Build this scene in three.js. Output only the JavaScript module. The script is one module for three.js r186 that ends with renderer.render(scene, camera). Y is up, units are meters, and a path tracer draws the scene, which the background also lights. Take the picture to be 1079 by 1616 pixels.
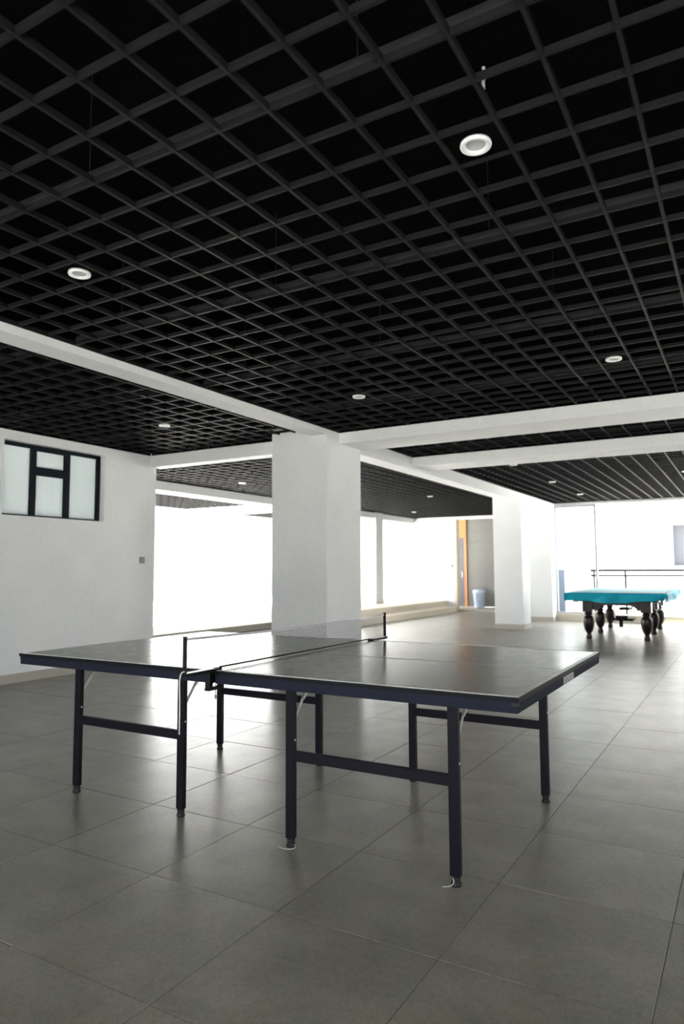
import * as THREE from 'three';
import { RoundedBoxGeometry } from 'three/addons/geometries/RoundedBoxGeometry.js';
import { mergeGeometries } from 'three/addons/utils/BufferGeometryUtils.js';

// ---------------------------------------------------------------- camera, sky, exposure
const lin = (r, g, b) => new THREE.Color().setRGB(r, g, b);   // linear colour
const scene = new THREE.Scene();
const camera = new THREE.PerspectiveCamera(72.86, 1079 / 1616, 0.05, 300);
camera.rotation.order = 'YXZ';
camera.position.set(2.0791, 1.2018, 3.1815);
camera.rotation.set(0.0838, 0.5283, -0.0044);
camera.focus = 3.3;
camera.userData.fStop = 2.6;
scene.add(camera);
const renderer = new THREE.WebGLRenderer({ antialias: true });
renderer.toneMapping = THREE.LinearToneMapping;
renderer.toneMappingExposure = 8.5;
renderer.shadowMap.enabled = true;
scene.background = new THREE.Color(0.97, 0.985, 1.0);      // white overcast sky
scene.backgroundIntensity = 1.6;
// high sun beyond the porch on the left: it reaches the porch floor only, its bounce lights the back of the hall
const sun = new THREE.DirectionalLight(lin(1.0, 0.97, 0.92), 18);
sun.position.set(-30, 36, -15); sun.target.position.set(0, 0, -11); sun.castShadow = true;
sun.shadow.mapSize.set(2048, 2048); Object.assign(sun.shadow.camera, { left: -30, right: 30, top: 30, bottom: -30, near: 1, far: 120 });
scene.add(sun, sun.target);

// ---------------------------------------------------------------- helpers
let seed = 20240611;
const rnd = () => { seed = (seed * 1664525 + 1013904223) >>> 0; return seed / 4294967296; };
const taken = {};
const numbered = (n) => { const k = (taken[n] = (taken[n] ?? -1) + 1); return k ? `${n}_${String(k).padStart(3, '0')}` : n; };
function thing(name, label, category, pos = [0, 0, 0], turn = 0, group, kind) {
  const g = new THREE.Group(); g.name = numbered(name); g.position.set(...pos); g.rotation.y = turn;
  g.userData = { label, category }; if (group) g.userData.group = group; if (kind) g.userData.kind = kind;
  scene.add(g); return g;
}
function part(name, geo, mat, parent, pos) {
  const m = new THREE.Mesh(geo, mat); m.name = name; m.castShadow = m.receiveShadow = true;
  if (pos) m.position.set(...pos);
  parent.add(m); return m;
}
function single(name, geo, mat, label, category, group, kind) {
  const m = new THREE.Mesh(geo, mat); m.name = numbered(name); m.castShadow = m.receiveShadow = true;
  m.userData = { label, category }; if (group) m.userData.group = group; if (kind) m.userData.kind = kind;
  scene.add(m); return m;
}
// box from corner to corner; uv in metres
function bx(x0, x1, y0, y1, z0, z1, r = 0) {
  const w = Math.abs(x1 - x0), h = Math.abs(y1 - y0), d = Math.abs(z1 - z0);
  const g = r ? new RoundedBoxGeometry(w, h, d, 2, r) : new THREE.BoxGeometry(w, h, d);
  g.translate((x0 + x1) / 2, (y0 + y1) / 2, (z0 + z1) / 2);
  const p = g.attributes.position, n = g.attributes.normal, uv = g.attributes.uv;
  for (let i = 0; i < p.count; i++) {
    const ax = Math.abs(n.getX(i)), ay = Math.abs(n.getY(i)), az = Math.abs(n.getZ(i));
    if (ax >= ay && ax >= az) uv.setXY(i, p.getZ(i), p.getY(i));
    else if (ay >= az) uv.setXY(i, p.getX(i), p.getZ(i));
    else uv.setXY(i, p.getX(i), p.getY(i));
  }
  return g;
}
const join = (a) => mergeGeometries(a.map((g) => (g.index ? g.toNonIndexed() : g)));
function cyl(r0, r1, h, x = 0, y = 0, z = 0, seg = 20) { const g = new THREE.CylinderGeometry(r0, r1, h, seg); g.translate(x, y, z); return g; }
function bar(a, b, r, seg = 8) {   // round rod between two points
  const A = new THREE.Vector3(...a), B = new THREE.Vector3(...b), d = B.clone().sub(A);
  const g = new THREE.CylinderGeometry(r, r, d.length(), seg);
  g.applyQuaternion(new THREE.Quaternion().setFromUnitVectors(new THREE.Vector3(0, 1, 0), d.clone().normalize()));
  g.translate((A.x + B.x) / 2, (A.y + B.y) / 2, (A.z + B.z) / 2); return g;
}
function flatBar(a, b, w, t, dir = [1, 0, 0]) {   // flat strap between two points, wide side along dir
  const A = new THREE.Vector3(...a), B = new THREE.Vector3(...b), y = B.clone().sub(A), L = y.length(); y.normalize();
  const x = new THREE.Vector3(...dir), z = new THREE.Vector3().crossVectors(x, y).normalize();
  const g = new THREE.BoxGeometry(w, L, t); g.applyMatrix4(new THREE.Matrix4().makeBasis(x, y, z));
  g.translate((A.x + B.x) / 2, (A.y + B.y) / 2, (A.z + B.z) / 2); return g;
}
const tube = (pts, r, n = 40, seg = 6) => new THREE.TubeGeometry(new THREE.CatmullRomCurve3(pts.map((p) => new THREE.Vector3(...p))), n, r, seg);

// value noise that tiles
function noiseGrid(n, s) { const a = new Float32Array(n * n); let k = s >>> 0; for (let i = 0; i < n * n; i++) { k = (k * 1664525 + 1013904223) >>> 0; a[i] = k / 4294967296; } return a; }
function sampler(n, s) {
  const a = noiseGrid(n, s);
  return (u, v) => {
    const x = u * n, y = v * n, i = Math.floor(x), j = Math.floor(y); let fx = x - i, fy = y - j;
    fx = fx * fx * (3 - 2 * fx); fy = fy * fy * (3 - 2 * fy);
    const g = (p, q) => a[(((q % n) + n) % n) * n + (((p % n) + n) % n)];
    return (g(i, j) * (1 - fx) + g(i + 1, j) * fx) * (1 - fy) + (g(i, j + 1) * (1 - fx) + g(i + 1, j + 1) * fx) * fy;
  };
}
function texture(n, fn, srgb = false, rep = 1) {
  const d = new Uint8Array(n * n * 4);
  for (let j = 0; j < n; j++) for (let i = 0; i < n; i++) {
    const c = fn(i / n, j / n), o = (j * n + i) * 4;
    for (let k = 0; k < 3; k++) d[o + k] = Math.max(0, Math.min(255, 255 * (Array.isArray(c) ? c[k] : c)));
    d[o + 3] = 255;
  }
  const t = new THREE.DataTexture(d, n, n); t.magFilter = THREE.LinearFilter; t.minFilter = THREE.LinearFilter;
  t.wrapS = t.wrapT = THREE.RepeatWrapping; t.repeat.set(rep, rep);
  if (srgb) t.colorSpace = THREE.SRGBColorSpace; t.needsUpdate = true; return t;
}
const std = (o) => new THREE.MeshStandardMaterial(o);
const phys = (o) => new THREE.MeshPhysicalMaterial(o);

// ---------------------------------------------------------------- materials
const nA = sampler(8, 11), nB = sampler(32, 12), nC = sampler(128, 13), nD = sampler(256, 14), nE = sampler(5, 15);
const plasterBump = texture(512, (u, v) => 0.5 * nB(u, v) + 0.3 * nC(u, v) + 0.2 * nD(u, v), false, 0.5);
const plasterCol = texture(512, (u, v) => { const k = 0.965 + 0.025 * nA(u, v) + 0.02 * nC(u, v); return [k, k, k * 0.995]; }, true, 0.4);
const M = {};
M.wall = std({ color: lin(0.785, 0.8, 0.82), map: plasterCol, roughness: 0.9, bumpMap: plasterBump, bumpScale: 0.002 });
M.exterior = std({ color: lin(0.82, 0.82, 0.81), roughness: 0.95 });
M.black = phys({ specularIntensity: 0.1, color: lin(0.0015, 0.0015, 0.0017), roughness: 0.95 });
const slatRough = texture(256, (u, v) => 0.45 + 0.35 * nC(u, v), false, 2);
M.slat = phys({ color: lin(0.0092, 0.0096, 0.0106), specularIntensity: 0.2, roughness: 1.0, roughnessMap: slatRough });
M.carrier = std({ color: lin(0.012, 0.013, 0.016), roughness: 0.6, metalness: 0.2 });
// floor tile: cement look with fine speckle, soft clouds and a few thin pale veins
const veins = [];
for (let k = 0; k < 9; k++) veins.push([rnd(), rnd(), rnd() * 0.5 - 0.5 + (k % 2) * 0.2, 0.1 + rnd() * 0.22, 0.3 + rnd() * 0.7]);
const tileCol = texture(1024, (u, v) => {
  let k = 0.86 + 0.1 * (nE(u, v) - 0.5) + 0.06 * (nB(u, v) - 0.5) + 0.08 * (nC(u, v) - 0.5) + 0.15 * (nD(u, v) - 0.5);
  for (const [x, y, a, L, s] of veins) {
    const dx = u - x, dy = v - y, t = dx * Math.cos(a) + dy * Math.sin(a), e = -dx * Math.sin(a) + dy * Math.cos(a) + 0.02 * (nB(u, v) - 0.5);
    if (Math.abs(t) < L && Math.abs(e) < 0.0018) k += 0.05 * s * (1 - Math.abs(t) / L);
  }
  const w = nA(u + 0.3, v + 0.1) - 0.5;
  return [k * (1 + 0.02 * w), k, k * (0.975 - 0.03 * w)];
}, true);
const tileRough = texture(512, (u, v) => 0.84 + 0.12 * (nA(u, v) - 0.5) + 0.06 * (nB(u, v) - 0.5));
const tileMats = [0.98, 1.0, 1.03].map((k) => phys({ specularIntensity: 0.8, color: lin(0.325 * k, 0.308 * k, 0.275 * k), map: tileCol, roughness: 0.38, roughnessMap: tileRough}));
M.grout = std({ color: lin(0.085, 0.078, 0.065), roughness: 0.95 });
M.skirting = std({ color: lin(0.42, 0.39, 0.34), roughness: 0.5 });
M.curb = std({ color: lin(0.36, 0.35, 0.28), roughness: 0.6 });
M.beige = std({ color: lin(0.7, 0.63, 0.52), map: plasterCol, roughness: 0.55 });
M.frame = phys({ color: lin(0.005, 0.009, 0.014), roughness: 0.55, specularIntensity: 0.2 });
M.frost = new THREE.MeshPhysicalMaterial({ color: lin(0.43, 0.46, 0.465), roughness: 0.95, transmission: 0.62, thickness: 0, side: THREE.DoubleSide });
M.alu = std({ color: lin(0.42, 0.43, 0.45), roughness: 0.45, metalness: 0.6 });
M.glass = new THREE.MeshPhysicalMaterial({ color: lin(0.96, 0.98, 0.98), roughness: 0, transmission: 1, thickness: 0 });
M.navy = phys({ color: lin(0.0038, 0.0042, 0.009), roughness: 0.55, specularIntensity: 0.3 });
M.navyLight = phys({ color: lin(0.015, 0.017, 0.029), roughness: 0.75, specularIntensity: 0.12 });
const boardRough = texture(512, (u, v) => 0.8 + 0.2 * nB(u, v));
M.board = std({ color: lin(0.072, 0.073, 0.062), roughness: 0.24, roughnessMap: boardRough });
M.boardEdge = phys({ color: lin(0.005, 0.0055, 0.007), roughness: 0.6, specularIntensity: 0.25 });
M.paint = std({ color: lin(0.82, 0.82, 0.8), roughness: 0.35 });
M.centreLine = std({ color: lin(0.3, 0.3, 0.28), roughness: 0.5 });
M.rubber = std({ color: lin(0.008, 0.008, 0.009), roughness: 0.7 });
M.steel = std({ color: lin(0.55, 0.55, 0.54), roughness: 0.35, metalness: 0.9 });
M.zinc = std({ color: lin(0.36, 0.36, 0.35), roughness: 0.45, metalness: 0.8 });
M.blackMetal = phys({ color: lin(0.004, 0.004, 0.005), roughness: 0.5, specularIntensity: 0.3 });
M.net = std({ color: lin(0.03, 0.03, 0.035), roughness: 0.9 });
M.tape = std({ color: lin(0.5, 0.5, 0.54), roughness: 0.9 });
M.cord = std({ color: lin(0.62, 0.62, 0.6), roughness: 0.85 });
M.lampWhite = std({ color: lin(0.85, 0.85, 0.86), roughness: 0.35 });
M.lampGlass = std({ color: lin(0.6, 0.64, 0.66), roughness: 0.25 });
M.plastic = std({ color: lin(0.8, 0.8, 0.8), roughness: 0.4 });
M.switchGrey = std({ color: lin(0.22, 0.22, 0.22), roughness: 0.4 });
M.mahogany = phys({ color: lin(0.012, 0.003, 0.004), roughness: 0.3, specularIntensity: 0.6 });
const clothBump = texture(256, (u, v) => 0.5 * nA(u, v) + 0.5 * nC(u, v));
M.teal = phys({ color: lin(0.0, 0.34, 0.47), roughness: 0.55, specularIntensity: 0.5, bumpMap: clothBump, bumpScale: 0.003, side: THREE.DoubleSide });
M.orange = std({ color: lin(0.5, 0.2, 0.07), roughness: 0.5 });
M.doorDark = std({ color: lin(0.1, 0.105, 0.12), roughness: 0.35 });
M.greyTile = std({ color: lin(0.19, 0.185, 0.175), roughness: 0.5, map: plasterCol });
M.bin = std({ color: lin(0.34, 0.4, 0.52), roughness: 0.45 });
M.binLid = std({ color: lin(0.46, 0.53, 0.64), roughness: 0.4 });
M.blueGrey = std({ color: lin(0.07, 0.095, 0.15), roughness: 0.5 });
M.porch = std({ color: lin(0.62, 0.61, 0.58), roughness: 0.9 });
M.ground = std({ color: lin(0.42, 0.42, 0.39), roughness: 0.95 });
M.facade = std({ color: lin(0.38, 0.38, 0.38), roughness: 0.95 });
M.pane = phys({ color: lin(0.05, 0.053, 0.062), roughness: 0.3, specularIntensity: 0.2 });
M.railing = phys({ color: lin(0.03, 0.03, 0.033), roughness: 0.5, specularIntensity: 0.3 });

// ---------------------------------------------------------------- dimensions of the place (metres)
const HC = 2.755, SLAB = 3.25, XC = -1.87, XW = -4.85, XR = 4.3, ZB = 5.6, ZF = -13.55, XO = -7.45, XF = -6.65, ZE = -16.1;
const CELL = 0.2165, GX = 0.0931, GZ = 1.8054;

// ---------------------------------------------------------------- floor
const TS = 0.6086, TX = -0.0247, TZ = 1.087;
{
  const floor = thing('floor', 'floor of large square grey-beige cement-look tiles', 'floor', [0, 0, 0], 0, null, 'structure');
  part('grout_bed', bx(XF, XR, -0.2, -0.0015, -18.6, ZB), M.grout, floor);
  const w = TS / 2 - 0.0019, c = 0.0007, h = 0.012;
  function tileGeo(rot, du, dv) {
    const top = w - c, P = [], U = [];
    const corner = (s, t, r, y) => [s * r, y, t * r];
    const quad = (a, b, d, e) => { P.push(...a, ...b, ...d, ...a, ...d, ...e); };
    const T = [[-1, -1], [-1, 1], [1, 1], [1, -1]].map(([s, t]) => corner(s, t, top, 0)), B = [[-1, -1], [-1, 1], [1, 1], [1, -1]].map(([s, t]) => corner(s, t, w, -c)), L = [[-1, -1], [-1, 1], [1, 1], [1, -1]].map(([s, t]) => corner(s, t, w, -h));
    quad(T[0], T[1], T[2], T[3]);
    for (let k = 0; k < 4; k++) { const q = (k + 1) % 4; quad(T[k], B[k], B[q], T[q]); quad(B[k], L[k], L[q], B[q]); }
    for (let i = 0; i < P.length; i += 3) {
      let u = P[i] / TS, v = P[i + 2] / TS; for (let r = 0; r < rot; r++) [u, v] = [-v, u];
      U.push(u + du, v + dv);
    }
    const g = new THREE.BufferGeometry();
    g.setAttribute('position', new THREE.Float32BufferAttribute(P, 3)); g.setAttribute('uv', new THREE.Float32BufferAttribute(U, 2));
    g.computeVertexNormals(); return g;
  }
  const variants = []; for (let r = 0; r < 4; r++) for (let k = 0; k < 2; k++) variants.push(tileGeo(r, k * 0.37 + r * 0.21, k * 0.53 + r * 0.13));
  camera.updateMatrixWorld(); camera.updateProjectionMatrix();
  const all = [], v = new THREE.Vector3();
  for (let i = -13; i <= 8; i++) for (let j = -9; j <= 34; j++) {
    const x = TX + (i + 0.5) * TS, z = TZ - (j + 0.5) * TS;
    if (x - w < XF || x + w > XR || z + w > ZB || z - w < -18.6) continue;
    v.set(x, 0, z).applyMatrix4(camera.matrixWorldInverse); const depth = -v.z; v.applyMatrix4(camera.projectionMatrix);
    const seen = depth > 0.4 && Math.abs(v.x) < 1.25 && Math.abs(v.y) < 1.3 && !(x < XW && z > -3.6);
    all.push({ x, z, depth: seen ? depth : 999 });
  }
  all.sort((a, b) => a.depth - b.depth);
  const rest = [];
  all.forEach((t, n) => {
    const g = variants[Math.floor(rnd() * 8)], tilt = [(rnd() - 0.5) * 0.003, (rnd() - 0.5) * 0.003], y = (rnd() - 0.5) * 0.0012;
    if (n < 300 && t.depth < 900) {
      const m = part('tile', g, tileMats[n % 3], floor, [t.x, y, t.z]); m.rotation.set(tilt[0], 0, tilt[1]);
    } else { const q = g.clone(); q.rotateX(tilt[0]); q.rotateZ(tilt[1]); q.translate(t.x, y, t.z); rest.push(q); }
  });
  const r = part('distant_tiles', mergeGeometries(rest), tileMats[1], floor); r.userData.kind = 'stuff';
}

// ---------------------------------------------------------------- walls, columns, beams
function structure(name, geos, mat, label, category) { return single(name, Array.isArray(geos) ? join(geos) : geos, mat, label, category, null, 'structure'); }
const WZ0 = -2.786, WZ1 = -1.41, WY0 = 1.82, WY1 = 2.65;     // opening of the frosted window
structure('wall_left', [
  bx(XW - 0.22, XW, 0, WY0, -3.66, ZB), bx(XW - 0.22, XW, WY1, SLAB, -3.66, ZB), bx(XW - 0.22, XW, WY0, WY1, -3.66, WZ0), bx(XW - 0.22, XW, WY0, WY1, WZ1, ZB),
], M.wall, 'plain white plastered wall left of the table tennis table', 'wall');
structure('baseboard_left', bx(XW, XW + 0.012, 0, 0.1, -3.66, ZB, 0.003), M.skirting, 'low beige tile skirting along the left white wall', 'baseboard');
structure('wall_right', [bx(XR, XR + 0.2, 0, 0.1, ZF, ZB), bx(XR, XR + 0.2, 2.0, SLAB, ZF, ZB), bx(XR, XR + 0.2, 0.1, 2.0, -2.5, ZB), bx(XR, XR + 0.2, 0.1, 2.0, ZF, -3.5)], M.wall, 'white wall on the right outside the view', 'wall');
// wall behind the camera: wide window openings
{
  const g = [bx(XW - 0.22, XR + 0.2, 0, 0.1, ZB, ZB + 0.2), bx(XW - 0.22, XR + 0.2, 2.15, SLAB, ZB, ZB + 0.2)];
  for (const [a, b] of [[XW - 0.22, -2.5], [-1.2, 1.4], [3.9, XR + 0.2]]) g.push(bx(a, b, 0.1, 2.15, ZB, ZB + 0.2));
  structure('wall_back', g, M.wall, 'white wall with wide openings behind the viewer', 'wall');
}
structure('column', bx(-2.61, XC, 0, SLAB, -4.03, -3.255, 0.006), M.wall, 'thick square white column right behind the table tennis net', 'column');
structure('column', bx(-2.45, XC, 0, SLAB, -11.35, -10.78, 0.006), M.wall, 'square white column to the left of the billiard table', 'column');
structure('column', bx(-2.45, XC, 0, SLAB, ZF, -13.25, 0.006), M.wall, 'white end column against the far window frame', 'column');
structure('column', bx(-7.05, -6.6, 0.3, SLAB, -13.95, -13.5, 0.006), M.wall, 'slim white column standing on the raised platform', 'column');
for (const [x0, x1, z0, z1, label] of [
  [-2.622, XC + 0.012, -4.042, -3.243, 'pale skirting band around the thick column behind the net'],
  [-2.462, XC + 0.012, -11.362, -10.768, 'pale skirting band around the column left of the billiard table'],
  [-2.462, XC + 0.004, ZF - 0.004, -13.238, 'pale skirting band at the foot of the far end column'],
]) structure('baseboard_column', bx(x0, x1, 0, 0.1, z0, z1, 0.003), M.skirting, label, 'baseboard');
structure('beam', bx(-2.08, XC, 2.70, SLAB, -3.255, ZB), M.wall, 'narrow white ceiling beam running from upper left to the thick column', 'beam');
structure('beam', bx(XC, XR, 2.632, SLAB, -4.08, -3.532), M.wall, 'broad white ceiling beam from the thick column to the right edge', 'beam');
structure('beam', bx(XC, XR, 2.624, SLAB, -6.05, -5.545), M.wall, 'second white cross beam further back on the right', 'beam');
structure('beam', bx(-2.11, XC, 2.582, SLAB, -10.78, -4.03), M.wall, 'white beam running back from the thick column to the next column', 'beam');
structure('beam', bx(-2.45, XC, 2.66, SLAB, -13.25, -11.35), M.wall, 'white beam over the gap between the two rear columns', 'beam');
structure('beam', bx(XW, -2.61, 2.60, SLAB, -3.74, -3.55), M.wall, 'white lintel over the bright opening left of the column', 'beam');
structure('beam', bx(-7.05, XF, 2.6, SLAB, ZE, -3.7), M.wall, 'white beam seen high through the bright left opening', 'beam');
structure('beam', bx(-10.2, -7.05, 2.6, SLAB, -10.4, -10.0), M.wall, 'outer white cross beam over the porch beyond the left opening', 'beam');
structure('beam', bx(XC, XR, 2.70, SLAB, ZF - 0.2, ZF), M.wall, 'thin white header above the far window front', 'beam');
structure('beam', bx(-5.36, -2.45, 2.68, SLAB, ZE - 0.22, ZE), M.wall, 'white header over the passage to the grey tiled wall', 'beam');
structure('wall_far', bx(XO - 0.2, -5.36, 0, SLAB, ZE - 0.22, ZE), M.wall, 'bright white end wall behind the raised platform', 'wall');
structure('wall_partition', bx(-2.45, -2.3, 0, SLAB, -18.6, ZF), M.wall, 'white side wall of the passage behind the rear column', 'wall');
structure('wall_service', bx(XO, XW - 0.22, 0, SLAB, -3.7, -3.55), M.wall, 'white wall closing the left bay toward the porch', 'wall');
structure('trim_1', bx(-5.36, -5.29, 0, 2.68, ZE - 0.22, ZE + 0.01, 0.004), M.beige, 'narrow cream corner trim at the end of the far white wall', 'trim');
structure('trim_2', bx(XC, XR, 0, 0.175, ZF - 0.16, ZF + 0.03, 0.006), M.beige, 'low beige stone plinth under the far window front', 'plinth');

// roof slab above the open ceiling
structure('ceiling_slab', [bx(-10.4, -2.44, SLAB, SLAB + 0.15, -18.8, -3.55), bx(-2.44, -2.3, SLAB, SLAB + 0.15, ZF, -3.55), bx(-10.4, -2.3, SLAB, SLAB + 0.15, -3.55, ZB + 0.2), bx(-2.3, XR + 0.2, SLAB, SLAB + 0.15, ZF - 0.2, ZB + 0.2)], M.black, 'black painted slab above the open ceiling grid', 'ceiling');

// ---------------------------------------------------------------- open cell ceilings, blade by blade
function ceilingBay(label, x0, x1, z0, z1) {
  const g = thing('ceiling', label, 'ceiling', [0, 0, 0], 0, null, 'structure');
  const xs = new THREE.BoxGeometry(x1 - x0, 0.024, 0.014), zs = new THREE.BoxGeometry(0.014, 0.026, z1 - z0);
  for (let j = Math.ceil((GZ - z1) / CELL); GZ - j * CELL > z0; j++) part('slat', xs, M.slat, g, [(x0 + x1) / 2, HC + 0.013 + (rnd() - 0.5) * 0.002, GZ - j * CELL]);
  for (let i = Math.ceil((x0 - GX) / CELL); GX + i * CELL < x1; i++) part('slat', zs, M.slat, g, [GX + i * CELL, HC + 0.012, (z0 + z1) / 2]);
  // black painted strip that closes the ceiling void along the four sides
  for (const [a, b, c, d] of [[x0, x0 + 0.006, z0, z1], [x1 - 0.006, x1, z0, z1], [x0, x1, z0, z0 + 0.006], [x0, x1, z1 - 0.006, z1]]) part('edge_strip', bx(a, b, HC + 0.001, SLAB, c, d), M.black, g);
  // carrier channels lying on the grid and their hanger wires
  const cs = new THREE.BoxGeometry(x1 - x0 - 0.04, 0.035, 0.03), wire = new THREE.CylinderGeometry(0.0018, 0.0018, SLAB - HC - 0.07, 5);
  for (let j = Math.ceil((GZ - z1) / CELL); GZ - j * CELL > z0; j++) if (((j % 6) + 6) % 6 === 2) {
    const z = GZ - j * CELL - 0.012;
    part('carrier', cs, M.carrier, g, [(x0 + x1) / 2, HC + 0.043, z]);
    for (let x = x0 + 0.45; x < x1; x += 1.25) part('hanger_wire', wire, M.carrier, g, [x, (HC + 0.07 + SLAB) / 2, z]);
  }
  return g;
}
ceilingBay('black open grid ceiling over the table tennis table', XC, XR, -3.532, ZB);
ceilingBay('black open grid ceiling over the left bay with the frosted window', XW, -2.08, -3.55, ZB);
ceilingBay('black open grid strip between the two white cross beams', XC, XR, -5.545, -4.08);
ceilingBay('black open grid ceiling over the billiard table', XC, XR, ZF, -6.05);
ceilingBay('brighter open grid ceiling beyond the column over the platform', XF, -2.11, -13.25, -3.74);
ceilingBay('open grid ceiling just before the bright end wall and passage', XF, -2.45, ZE, -13.25);
ceilingBay('pale open grid ceiling over the porch beyond the left opening', -10.2, -7.05, -15.9, -3.7);

// ---------------------------------------------------------------- frosted window in the left wall
{
  const g = thing('window_1', 'dark framed frosted glass window high in the left wall', 'window', [-4.956, 0, 0], 0, null, 'structure');
  const t = 0.05, z0 = WZ0, z1 = WZ1;
  const F = (a, b, c, d, n = 'frame_bar', s = 0) => part(n, bx(-t / 2 - s, t / 2 + s, a, b, c, d, 0.004), M.frame, g);
  F(2.605, WY1, z0, z1); F(WY0, 1.843, z0, z1); F(WY0, WY1, z0, z0 + 0.062); F(WY0, WY1, z1 - 0.04, z1);
  F(1.83, 2.63, -1.872, -1.797, 'mullion', 0.006); F(1.83, 2.63, -2.331, -2.25, 'mullion', 0.006); F(2.305, 2.403, -2.26, -1.86, 'transom', 0.006);
  F(2.585, 2.62, -2.26, -1.86, 'sash', 0.004);
  for (const [a, b, c, d] of [[1.84, 2.61, -1.8, z1 - 0.038], [1.84, 2.31, -2.255, -1.868], [2.4, 2.59, -2.255, -1.868], [1.84, 2.61, z0 + 0.06, -2.328]])
    part('frosted_pane', bx(-0.003, 0.003, a, b, c, d), M.frost, g);
}
// far aluminium window
{
  const g = thing('window_2', 'tall grey aluminium window frame at the far end', 'window', [0, 0, ZF - 0.06], 0, null, 'structure');
  const F = (a, b, c, d) => part('frame_bar', bx(a, b, c, d, -0.03, 0.03, 0.004), M.alu, g);
  F(XC, XC + 0.05, 0.175, 2.70); F(-0.965, -0.915, 0.175, 2.70); F(XC, -0.92, 2.65, 2.70); F(XC, -0.92, 0.175, 0.215);
  part('glass_pane', bx(XC + 0.05, -0.965, 0.215, 2.65, -0.004, 0.004), M.glass, g);
}

// ---------------------------------------------------------------- platform with two steps, passage behind
{
  const g = thing('platform', 'raised beige platform with two low steps at the back left', 'platform', [0, 0, 0], 0, null, 'structure');
  part('upper_deck', bx(XO, -5.6, 0, 0.3, ZE, -9.6, 0.006), M.beige, g);
  part('step', bx(-5.6, -5.17, 0, 0.15, -15.7, -9.6, 0.006), M.beige, g);
}
{
  const g = thing('wall_tiled', 'grey wall of large rectangular tiles behind the waste bin', 'wall', [0, 0, -18.6], 0, null, 'structure');
  part('backing', bx(-6.6, -2.3, 0, SLAB, -0.2, -0.012), M.greyTile, g);
  const geo = bx(-0.597, 0.597, -0.147, 0.147, -0.012, 0, 0.0025);
  for (let r = 0; r < 10; r++) for (let k = 0; k < 3; k++) part('tile', geo, M.greyTile, g, [-5.28 + k * 1.2, 0.15 + r * 0.3, 0]);
}
{
  const g = thing('door_1', 'dark door with orange wood frame beside the grey tiled wall', 'door', [0, 0, -18.6], 0, null, 'structure');
  part('jamb', bx(-5.97, -5.885, 0, 2.25, -0.02, 0.05, 0.004), M.orange, g);
  part('head_panel', bx(-6.5, -5.885, 2.25, 3.0, -0.02, 0.05, 0.004), M.orange, g);
  const d = part('door_leaf', bx(-6.5, -5.97, 0.01, 2.25, -0.02, 0.02, 0.004), M.doorDark, g);
  part('handle', bx(-6.06, -6.03, 0.95, 1.15, 0.02, 0.05, 0.006), M.steel, d);
}
structure('door_sill', bx(-5.29, -2.45, 0, 0.05, ZE - 0.24, ZE - 0.02, 0.004), M.skirting, 'low pale threshold in front of the waste bin', 'sill');

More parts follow.
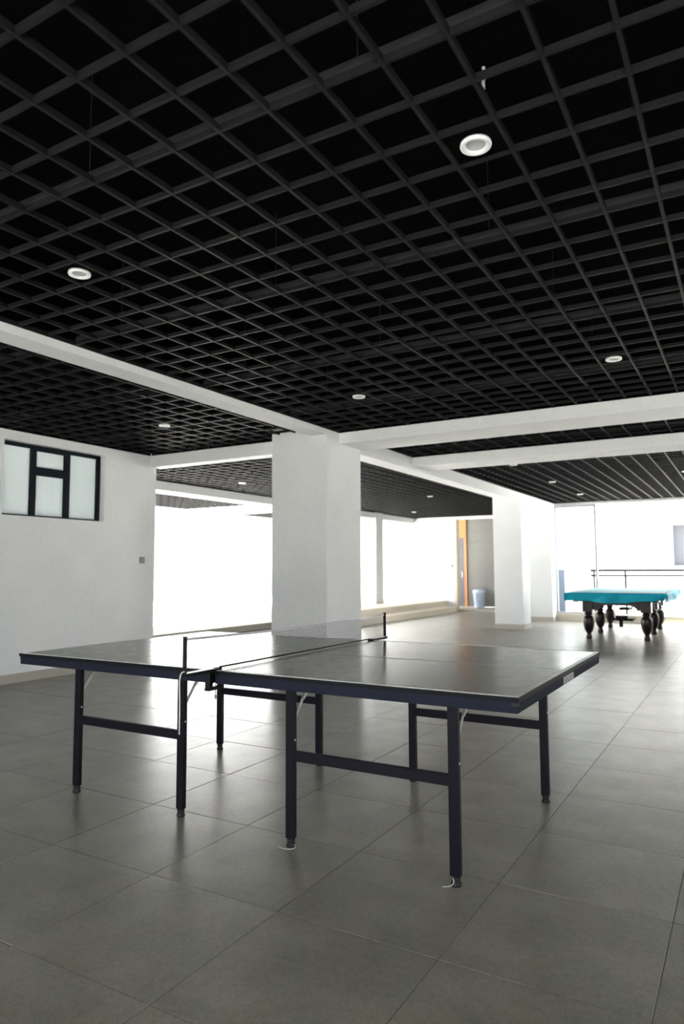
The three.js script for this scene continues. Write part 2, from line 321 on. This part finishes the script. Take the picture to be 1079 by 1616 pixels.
// ---------------------------------------------------------------- table tennis table
{
  const T = thing('table_tennis_table', 'dark green topped table tennis table with navy steel legs', 'table');
  const H = 0.76;
  for (const s of [-1, 1]) {
    const x0 = s < 0 ? -1.37 : 0.003, x1 = s < 0 ? -0.003 : 1.37;
    const top = part('tabletop', bx(x0, x1, H - 0.016, H, -0.7625, 0.7625, 0.002), M.board, T);
    const y0 = H, y1 = H + 0.0006, L = (a, b, c, d) => part('line', bx(a, b, y0 - 0.0004, y1, c, d), M.paint, top);
    L(x0 + 0.001, x1 - 0.001, 0.7425, 0.7615); L(x0 + 0.001, x1 - 0.001, -0.7615, -0.7425);
    if (s < 0) L(-1.369, -1.349, -0.7425, 0.7425); else L(1.349, 1.369, -0.7425, 0.7425);
    L(s < 0 ? -1.349 : 0.003, s < 0 ? -0.003 : 1.349, -0.0013, 0.0013).material = M.centreLine;
    for (const z of [-1, 1]) part('edge_band', bx(x0, x1, H - 0.017, H - 0.0006, z * 0.7625 - 0.001, z * 0.7625 + 0.0012), M.boardEdge, top);
    part('edge_band', bx((s < 0 ? x0 : x1) - 0.001, (s < 0 ? x0 : x1) + 0.001, H - 0.017, H - 0.0006, -0.7625, 0.7625), M.boardEdge, top);
    // steel apron under the board, a little inside its edge
    const a0 = x0 + 0.004, a1 = x1 - 0.004, yb = H - 0.058, yt = H - 0.016;
    for (const z of [-1, 1]) part('apron', bx(a0, a1, yb, yt, z > 0 ? 0.735 : -0.758, z > 0 ? 0.758 : -0.735, 0.003), M.navyLight, T);
    part('apron', bx(s < 0 ? a0 : a1 - 0.025, s < 0 ? a0 + 0.025 : a1, yb, yt, -0.735, 0.735, 0.003), M.navyLight, T);
    part('apron', bx(s < 0 ? a1 - 0.025 : a0, s < 0 ? a1 : a0 + 0.025, yb, yt, -0.735, 0.735, 0.003), M.navyLight, T);
    for (const z of [-1, 1]) part('corner_cap', bx(s < 0 ? a0 - 0.002 : a1 - 0.022, s < 0 ? a0 + 0.022 : a1 + 0.002, H - 0.034, H - 0.02, z > 0 ? 0.74 : -0.76, z > 0 ? 0.76 : -0.74, 0.003), M.rubber, T);
  }
  const legGeo = (h) => { const g = new RoundedBoxGeometry(0.042, h, 0.03, 2, 0.004); g.translate(0, h / 2, 0); return g; };
  const legG = legGeo(0.665), foot = join([cyl(0.019, 0.016, 0.022, 0, 0.026, 0, 16), cyl(0.019, 0.0215, 0.008, 0, 0.011, 0, 18), cyl(0.0215, 0.02, 0.008, 0, 0.004, 0, 18)]), bolt = new THREE.SphereGeometry(0.0055, 10, 8);
  const near = [-1.15, -0.388, 0.297, 1.06], far = [-1.062, -0.27, 0.37, 1.118];
  for (const [row, z] of [[near.slice(0, 2), 0.54], [near.slice(2), 0.583], [far.slice(0, 2), -0.55], [far.slice(2), -0.543]]) {
    const inward = z > 0 ? -1 : 1;
    row.forEach((x) => {
      const leg = part('leg', legG, M.navy, T, [x, 0.037, z]);
      part('foot', foot, M.rubber, leg, [0, -0.037, 0]);
      const b = part('bolt', bolt, M.steel, leg, [0.021, 0.42, 0]); b.scale.set(0.6, 1, 1);
      const c = part('bolt', bolt, M.steel, leg, [-0.021, 0.42, 0.0]); c.scale.set(0.6, 1, 1);
      // folding brace from the leg up to the underside of the board
      const br = part('brace', join([flatBar([x + 0.012, 0.55, z + inward * 0.016], [x + 0.012, 0.64, z + inward * 0.085], 0.004, 0.016), flatBar([x + 0.016, 0.625, z + inward * 0.075], [x + 0.016, 0.715, z + inward * 0.16], 0.004, 0.016)]), M.zinc, T);
      part('rivet', bolt, M.steel, br, [x + 0.016, 0.632, z + inward * 0.08]);
    });
    part('stretcher', bx(row[0] + 0.021, row[1] - 0.021, 0.368, 0.412, z - 0.011, z + 0.011, 0.003), M.navy, T);
    part('top_rail', bx(row[0] - 0.021, row[1] + 0.021, 0.7, 0.722, z - 0.012, z + 0.012, 0.003), M.navy, T);
  }
  // printed maker's sticker on the end apron
  const stick = document.createElement('canvas'); stick.width = 256; stick.height = 64;
  const c = stick.getContext('2d'); c.fillStyle = '#8c8c8c'; c.fillRect(0, 0, 256, 64); c.fillStyle = '#484848';
  for (const [x, w, y, h] of [[34, 10, 8, 50], [50, 18, 24, 34], [84, 8, 6, 50], [108, 22, 36, 22], [150, 8, 8, 42], [172, 14, 30, 28], [206, 8, 6, 46]]) c.fillRect(x, y, w, h);
  const st = new THREE.CanvasTexture(stick); st.colorSpace = THREE.SRGBColorSpace;
  const sg = new THREE.PlaneGeometry(0.2, 0.034); sg.rotateY(Math.PI / 2);
  part('sticker', sg, std({ map: st, roughness: 0.5 }), T, [1.3668, 0.7195, -0.03]).userData.label = 'worn pale printed sticker';
}
// net set clamped to the table
{
  const N = thing('table_tennis_net', 'low table tennis net with dark posts clamped to the table', 'net', [0, 0.76, 0]);
  const zE = [0.945, -0.93], top = (z) => 0.152 - 0.012 * Math.cos((z / 0.94) * Math.PI / 2) - (z < -0.4 ? 0.012 * Math.sin(((-0.4 - z) / 0.53) * Math.PI) : 0);
  for (const [k, z] of zE.entries()) {
    const s = k ? -1 : 1;
    const post = part('post', bx(-0.008, 0.008, 0.008, 0.16, z - 0.006, z + 0.006, 0.003), M.blackMetal, N);
    part('post_cap', bx(-0.009, 0.009, 0.158, 0.164, z - 0.007, z + 0.007, 0.002), M.rubber, post);
    const arm = part('clamp', join([
      bx(-0.016, 0.016, -0.004, 0.009, Math.min(z + s * 0.01, s * 0.72), Math.max(z + s * 0.01, s * 0.72), 0.002),
      bx(-0.014, 0.014, -0.075, 0.0, s * 0.79 - 0.012, s * 0.79 + 0.012, 0.003),
      bx(-0.014, 0.014, -0.085, -0.072, s * 0.76 - 0.045, s * 0.76 + 0.045, 0.003)]), M.blackMetal, N);
    part('arm_plate', bx(-0.0165, 0.0165, 0.0091, 0.0105, Math.min(z, s * 0.77), Math.max(z, s * 0.77)), M.steel, arm);
    part('clamp_screw', join([bar([0, -0.115, s * 0.745], [0, -0.06, s * 0.745], 0.003), cyl(0.007, 0.004, 0.018, 0, -0.118, s * 0.745, 10)]), M.zinc, arm);
  }
  const strands = [], z0 = zE[1] + 0.01, z1 = zE[0] - 0.01;
  for (let z = z0; z <= z1; z += 0.0125) strands.push(bx(-0.0004, 0.0004, 0.012, top(z) - 0.004, z - 0.0004, z + 0.0004));
  for (let y = 0.02; y < 0.14; y += 0.0125) {
    const pts = []; for (let k = 0; k <= 24; k++) { const z = z0 + (z1 - z0) * k / 24; pts.push([0, 0.012 + (top(z) - 0.016) * (y - 0.012) / 0.13, z]); }
    strands.push(tube(pts, 0.0005, 24, 4));
  }
  const net = part('netting', join(strands.map((g) => { g.deleteAttribute('uv'); return g; })), M.net, N); net.userData.kind = 'stuff';
  const tp = []; for (let k = 0; k < 40; k++) { const a = z0 + (z1 - z0) * k / 40, b = z0 + (z1 - z0) * (k + 1) / 40; tp.push(flatBar([0, top(a), a], [0, top(b), b], 0.003, 0.011)); }
  part('top_tape', join(tp), M.tape, N);
  part('bottom_cord', bar([0, 0.010, -0.72], [0, 0.010, 0.72], 0.004), M.blackMetal, N);
  part('tension_cord', tube([[0.0, 0.012, 0.93], [0.005, 0.018, 0.952], [0.008, 0.015, 0.972], [0.008, -0.01, 0.982], [0.006, -0.1, 0.978], [0.004, -0.235, 0.976]], 0.0028, 60), M.cord, N);
}
// bits of string lying by two table feet
single('string', tube([[0.255, 0.004, 0.62], [0.285, 0.003, 0.625], [0.318, 0.003, 0.612], [0.33, 0.008, 0.598], [0.327, 0.02, 0.598]], 0.0016, 30), M.cord, 'short loose white string at the foot of an inner table leg', 'string');
single('string', tube([[1.02, 0.003, 0.625], [1.045, 0.004, 0.603], [1.058, 0.02, 0.602], [1.052, 0.036, 0.6]], 0.0016, 24), M.cord, 'tiny white thread caught on the nearest table foot', 'string');

// ---------------------------------------------------------------- billiard table and its cover
{
  const P = thing('billiard_table', 'dark mahogany billiard table with six turned legs', 'table', [0.065, 0, -10.8], 0.025);
  const LX = 0.465, LZ = [1.27, 0, -1.27];
  const prof = [[0.0, 0], [0.045, 0], [0.052, 0.015], [0.05, 0.05], [0.042, 0.075], [0.036, 0.095], [0.05, 0.115], [0.066, 0.15], [0.084, 0.22], [0.09, 0.29], [0.086, 0.35], [0.07, 0.385], [0.05, 0.4], [0.062, 0.415], [0.07, 0.43], [0.062, 0.445], [0.055, 0.46], [0.055, 0.47], [0, 0.47]].map(([r, y]) => new THREE.Vector2(r, y));
  const legT = new THREE.LatheGeometry(prof, 28);
  { // fluting on the bulb
    const p = legT.attributes.position;
    for (let i = 0; i < p.count; i++) { const y = p.getY(i); if (y > 0.13 && y < 0.37) { const a = Math.atan2(p.getZ(i), p.getX(i)), k = 1 + 0.05 * Math.cos(a * 14); p.setX(i, p.getX(i) * k); p.setZ(i, p.getZ(i) * k); } }
    legT.computeVertexNormals();
  }
  const block = bx(-0.085, 0.085, 0.465, 0.66, -0.085, 0.085, 0.008);
  for (const z of LZ) for (const s of [-1, 1]) { const l = part('leg', legT, M.mahogany, P, [s * LX, 0, z]); part('leg_block', block, M.mahogany, l); }
  const skirt = (a, b) => { // board with arched lower edge
    const s = new THREE.Shape(); s.moveTo(a, 0.66); s.lineTo(b, 0.66); s.lineTo(b, 0.5); s.lineTo(b - 0.06, 0.5); s.quadraticCurveTo(b - 0.1, 0.575, b - 0.2, 0.58); s.lineTo(a + 0.2, 0.58); s.quadraticCurveTo(a + 0.1, 0.575, a + 0.06, 0.5); s.lineTo(a, 0.5); s.closePath();
    const g = new THREE.ExtrudeGeometry(s, { depth: 0.03, bevelEnabled: true, bevelSize: 0.004, bevelThickness: 0.004, bevelSegments: 1, curveSegments: 8 }); g.translate(0, 0, -0.015); return g;
  };
  for (const z of [1.27, -1.27]) part('skirt', skirt(-LX + 0.08, LX - 0.08), M.mahogany, P, [0, 0, z]);
  for (const s of [-1, 1]) for (const z of [0.635, -0.635]) { const m = part('skirt', skirt(-0.555, 0.555), M.mahogany, P, [s * LX, 0, z]); m.rotation.y = Math.PI / 2; }
  part('bed', bx(-0.68, 0.68, 0.65, 0.74, -1.5, 1.5, 0.01), M.mahogany, P);
  for (const s of [-1, 1]) { part('rail', bx(s * 0.755 - 0.07, s * 0.755 + 0.0, 0.68, 0.795, -1.57, 1.57, 0.012), M.mahogany, P).position.x = s > 0 ? 0 : 0.07; part('rail', bx(-0.7, 0.7, 0.68, 0.795, s * 1.54 - 0.04, s * 1.54 + 0.03, 0.012), M.mahogany, P); }
  // wire ball pockets under the corners
  const ring = new THREE.TorusGeometry(0.055, 0.004, 6, 20); ring.rotateX(Math.PI / 2);
  for (const [x, z] of [[-0.66, 1.46], [0.66, 1.46], [-0.68, 0], [0.68, 0], [-0.66, -1.46], [0.66, -1.46]]) {
    const k = part('pocket', join([ring.clone().translate(0, 0.64, 0), ring.clone().scale(0.8, 1, 0.8).translate(0, 0.53, 0), ...[0, 1, 2, 3].map((q) => bar([0.055 * Math.cos(q * 1.57), 0.66, 0.055 * Math.sin(q * 1.57)], [0.044 * Math.cos(q * 1.57), 0.53, 0.044 * Math.sin(q * 1.57)], 0.003, 5))].map((g) => { const q = g.index ? g.toNonIndexed() : g; return q; })), M.steel, P); k.position.set(x, 0, z);
  }
  // hanging ball tray
  const tray = part('ball_tray', join([bx(-0.19, 0.2, 0.285, 0.32, 0.35, 0.75, 0.01), bx(-0.12, 0.1, 0.32, 0.36, 0.4, 0.7, 0.01), bx(-0.04, 0.16, 0.47, 0.52, 0.4, 0.7, 0.01), bx(-0.06, 0.0, 0.16, 0.29, 0.5, 0.56, 0.006)]), M.blackMetal, P);
  for (const [x, z] of [[-0.1, 0.72], [0.14, 0.72], [-0.1, 0.38], [0.14, 0.38]]) part('rod', bar([x, 0.31, z], [x, 0.66, z], 0.006), M.steel, tray);
}
{ // cover: a sheet that follows the table top, rolls over the rails and hangs in loose folds
  const nx = 90, nz = 150, hx = 0.985, hz = 1.77, rx = 0.785, rz = 1.6, P = [], I = [], U = [];
  const f1 = sampler(16, 77), f2 = sampler(7, 78);
  for (let j = 0; j <= nz; j++) for (let i = 0; i <= nx; i++) {
    const a = (i / nx * 2 - 1) * hx, b = (j / nz * 2 - 1) * hz;
    const ox = Math.max(0, Math.abs(a) - rx), oz = Math.max(0, Math.abs(b) - rz), over = Math.hypot(ox, oz) ;
    const ang = Math.atan2(b, a), fold = 0.014 * Math.sin(ang * 23 + 4 * f2(i / nx, j / nz)) + 0.01 * Math.sin(a * 17 + b * 13);
    let x = Math.sign(a) * Math.min(Math.abs(a), rx), z = Math.sign(b) * Math.min(Math.abs(b), rz), y = 0.803;
    if (over > 0) {
      const k = Math.min(1, over / 0.05), out = 0.012 * k + fold * Math.min(1, over / 0.1) + 0.02 * (ox > 0 && oz > 0 ? 1 : 0) * k;
      const dx = ox / over, dz = oz / over; x += Math.sign(a) * dx * out * 1.2; z += Math.sign(b) * dz * out * 1.2;
      let drop = over * (0.8 + 0.2 * f2(i / nx + 0.3, j / nz));
      if (ox > 0 && oz > 0) drop *= 0.62; else if (oz > 0) drop *= 0.85 + 0.25 * Math.cos(a / rx * 1.4) * 0.9;
      y -= Math.max(0, drop - 0.012) ;
    } else {
      const e = Math.min(rx - Math.abs(a), rz - Math.abs(b)); y -= 0.006 * Math.min(1, e / 0.15) * (0.5 + f1(i / nx, j / nz));
    }
    P.push(x, y, z); U.push(a, b);
  }
  for (let j = 0; j < nz; j++) for (let i = 0; i < nx; i++) { const k = j * (nx + 1) + i; I.push(k, k + nx + 1, k + 1, k + 1, k + nx + 1, k + nx + 2); }
  const g = new THREE.BufferGeometry(); g.setAttribute('position', new THREE.Float32BufferAttribute(P, 3)); g.setAttribute('uv', new THREE.Float32BufferAttribute(U, 2)); g.setIndex(I); g.computeVertexNormals();
  const m = single('table_cover', g, M.teal, 'teal dust cover draped over the billiard table', 'cover'); m.position.set(0.065, 0, -10.8); m.rotation.y = 0.025;
}

// ---------------------------------------------------------------- downlights
{
  const ringP = [[0.036, 0.004], [0.04, -0.002], [0.05, -0.006], [0.056, -0.004], [0.058, 0.002], [0.056, 0.012], [0.036, 0.012]].map(([r, y]) => new THREE.Vector2(r, y));
  ringP.push(ringP[0].clone());
  const ring = new THREE.LatheGeometry(ringP, 40), disc = cyl(0.038, 0.038, 0.006, 0, 0.007, 0, 32), plate = bx(-0.1, 0.1, 0.012, 0.018, -0.1, 0.1), can = cyl(0.045, 0.045, 0.06, 0, 0.048, 0, 20);
  const spots = [
    [1.284, 0.831, 'largest white round downlight, nearest, at the upper right'],
    [-0.881, 0.831, 'white downlight just above the upper left beam'],
    [-0.881, -2.2, 'white downlight in front of the broad beam near the picture middle'],
    [1.284, -2.2, 'white downlight at the right just in front of the broad beam'],
    [-3.263, -2.2, 'cool white downlight in the left bay near the lintel'],
    [1.284, -4.58, 'white downlight between the two cross beams at the far right'],
    [-0.881, -4.58, 'white downlight between the two cross beams beside the column'],
    [1.284, -6.75, 'white downlight just behind the second cross beam at the far right'],
    [-0.881, -6.97, 'white downlight just behind the second cross beam above the rear column'],
    [1.284, -9.13, 'white downlight over the billiard table at the right edge'],
    [-0.881, -9.35, 'small downlight deep in the ceiling left of the billiard table'],
    [-0.881, -11.73, 'farthest small downlight near the far window frame'],
    [-5.645, -6.53, 'downlight seen through the bright left opening'],
    [-3.696, -10.43, 'small downlight in the ceiling right of the thick column'],
    [-5.645, -13.9, 'downlight above the steps of the raised platform'],
    [-3.263, -15.6, 'faint downlight next to the header of the passage'],
  ];
  for (const [x, z, label] of spots) {
    const g = thing('downlight', label, 'downlight', [x, HC, z], 0, 'ceiling downlights');
    part('panel', plate, M.black, g); part('ring', ring, M.lampWhite, g); part('diffuser', disc, M.lampGlass, g); part('housing', can, M.black, g);
  }
}
single('cable_end', tube([[1.38, 2.9, 1.02], [1.385, 2.87, 1.02], [1.38, 2.845, 1.025], [1.383, 2.815, 1.03]], 0.006, 16), M.plastic, 'short white cable end dangling beside the nearest downlight', 'cable');

// ---------------------------------------------------------------- small wall fittings
function wallPlate(name, label, category, pos, turn, mat) {
  const g = thing(name, label, category, pos, turn);
  part('plate', bx(-0.043, 0.043, -0.043, 0.043, 0, 0.01, 0.003), mat, g); part('rocker', bx(-0.03, 0.03, -0.032, 0.032, 0.01, 0.014, 0.002), mat, g);
  return g;
}
wallPlate('wall_switch', 'small grey switch plate on the left wall beside the opening', 'switch', [XW, 1.347, -3.43], Math.PI / 2, M.switchGrey);
wallPlate('wall_socket', 'tiny socket on the bright wall behind the platform', 'socket', [-5.43, 1.32, ZE], 0, M.switchGrey);
single('cable', tube([[XW + 0.06, 2.77, -3.5], [XW + 0.05, 2.72, -3.535], [XW + 0.08, 2.66, -3.54], [XW + 0.1, 2.63, -3.54]], 0.006, 24), M.plastic, 'short white cable hanging in the corner below the lintel', 'cable');

// waste bin
{
  const g = thing('waste_bin', 'grey blue round waste bin against the grey tiled wall', 'bin', [-5.37, 0, -18.25]);
  const lat = (p) => new THREE.LatheGeometry(p.map(([r, y]) => new THREE.Vector2(r, y)), 32);
  part('body', lat([[0, 0], [0.16, 0], [0.165, 0.01], [0.195, 0.46], [0.2, 0.47], [0.19, 0.47], [0.155, 0.02], [0, 0.02]]), M.bin, g);
  part('lid', lat([[0.205, 0.46], [0.208, 0.47], [0.208, 0.51], [0.19, 0.56], [0.1, 0.58], [0, 0.582]]), M.binLid, g);
}

// ---------------------------------------------------------------- outside
structure('ground', bx(-60, 60, -0.5, -0.205, -80, 60), M.ground, 'pale ground outside', 'ground');
structure('porch_floor', [bx(-16, XF - 0.03, -0.2, 0.12, -9.6, 4), bx(-16, XO, -0.2, 0.3, -26, -9.6)], M.porch, 'bright pale porch floor beyond the left opening', 'floor');
structure('trim_3', bx(XF - 0.03, XF, 0, 0.12, -9.6, -3.7, 0.004), M.curb, 'low olive grey kerb along the bright porch', 'kerb');
structure('balcony_floor', bx(-2.3, 8, -0.2, 0.0, -15.1, ZF - 0.16), M.ground, 'pale balcony floor outside the far window', 'floor');
{
  const g = thing('railing', 'thin grey metal balcony railing behind the billiard table', 'railing', [0, 0, -14.8]);
  part('top_rail', bx(-1.3, 7, 1.14, 1.2, -0.03, 0.03, 0.004), M.railing, g); part('mid_rail', bx(-1.3, 7, 1.02, 1.065, -0.012, 0.012, 0.003), M.railing, g); part('bottom_rail', bx(-1.3, 7, 0.1, 0.13, -0.012, 0.012, 0.003), M.railing, g);
  const post = bx(-0.022, 0.022, 0, 1.17, -0.022, 0.022, 0.004), bal = bx(-0.006, 0.006, 0.12, 1.05, -0.006, 0.006);
  for (let k = 0; k < 7; k++) part('post', post, M.railing, g, [-1.22 + (k ? 0.72 + (k - 1) * 1.7 : 0), 0, 0]);
  for (let x = -1.08; x < 5; x += 0.12) part('baluster', bal, M.railing, g, [x, 0, 0]);
}
structure('outer_column', bx(-1.98, -1.38, 0, SLAB, -16.2, -15.5, 0.006), M.exterior, 'white pillar outside the tall far window frame', 'column');
single('shutter', bx(-2.27, -2.1, 0.1, 1.2, -15.6, -15.5, 0.006), M.blueGrey, 'blue grey panel outside behind the far window frame', 'panel');
{
  const g = thing('building', 'white building outside with one grey window at the right edge', 'building', [0, 0, -30]);
  const ww = [-0.72, 1.2, 1.33, 3.11];
  part('facade', join([bx(-14, ww[0], -0.4, 12, -0.4, 0), bx(ww[1], 16, -0.4, 12, -0.4, 0), bx(ww[0], ww[1], -0.4, ww[2], -0.4, 0), bx(ww[0], ww[1], ww[3], 12, -0.4, 0)]), M.facade, g);
  const w = part('window', bx(ww[0], ww[1], ww[2], ww[3], -0.35, -0.3), M.pane, g);
  part('frame', bx(0.2, 0.28, ww[2], ww[3], -0.3, -0.25), M.alu, w);
}
{
  const g = thing('courtyard_wall', 'bright white courtyard wall beyond the left opening', 'wall', [-16, 0, 0]);
  part('facade', bx(-0.3, 0, -0.2, 3.4, -26, 4), M.exterior, g);
  part('downpipe', bx(0, 0.1, 0.42, 2.33, -13.02, -12.88, 0.01), M.switchGrey, g);
}

scene.traverse((o) => { if (o.isMesh) { o.castShadow = true; o.receiveShadow = true; } });
renderer.render(scene, camera);
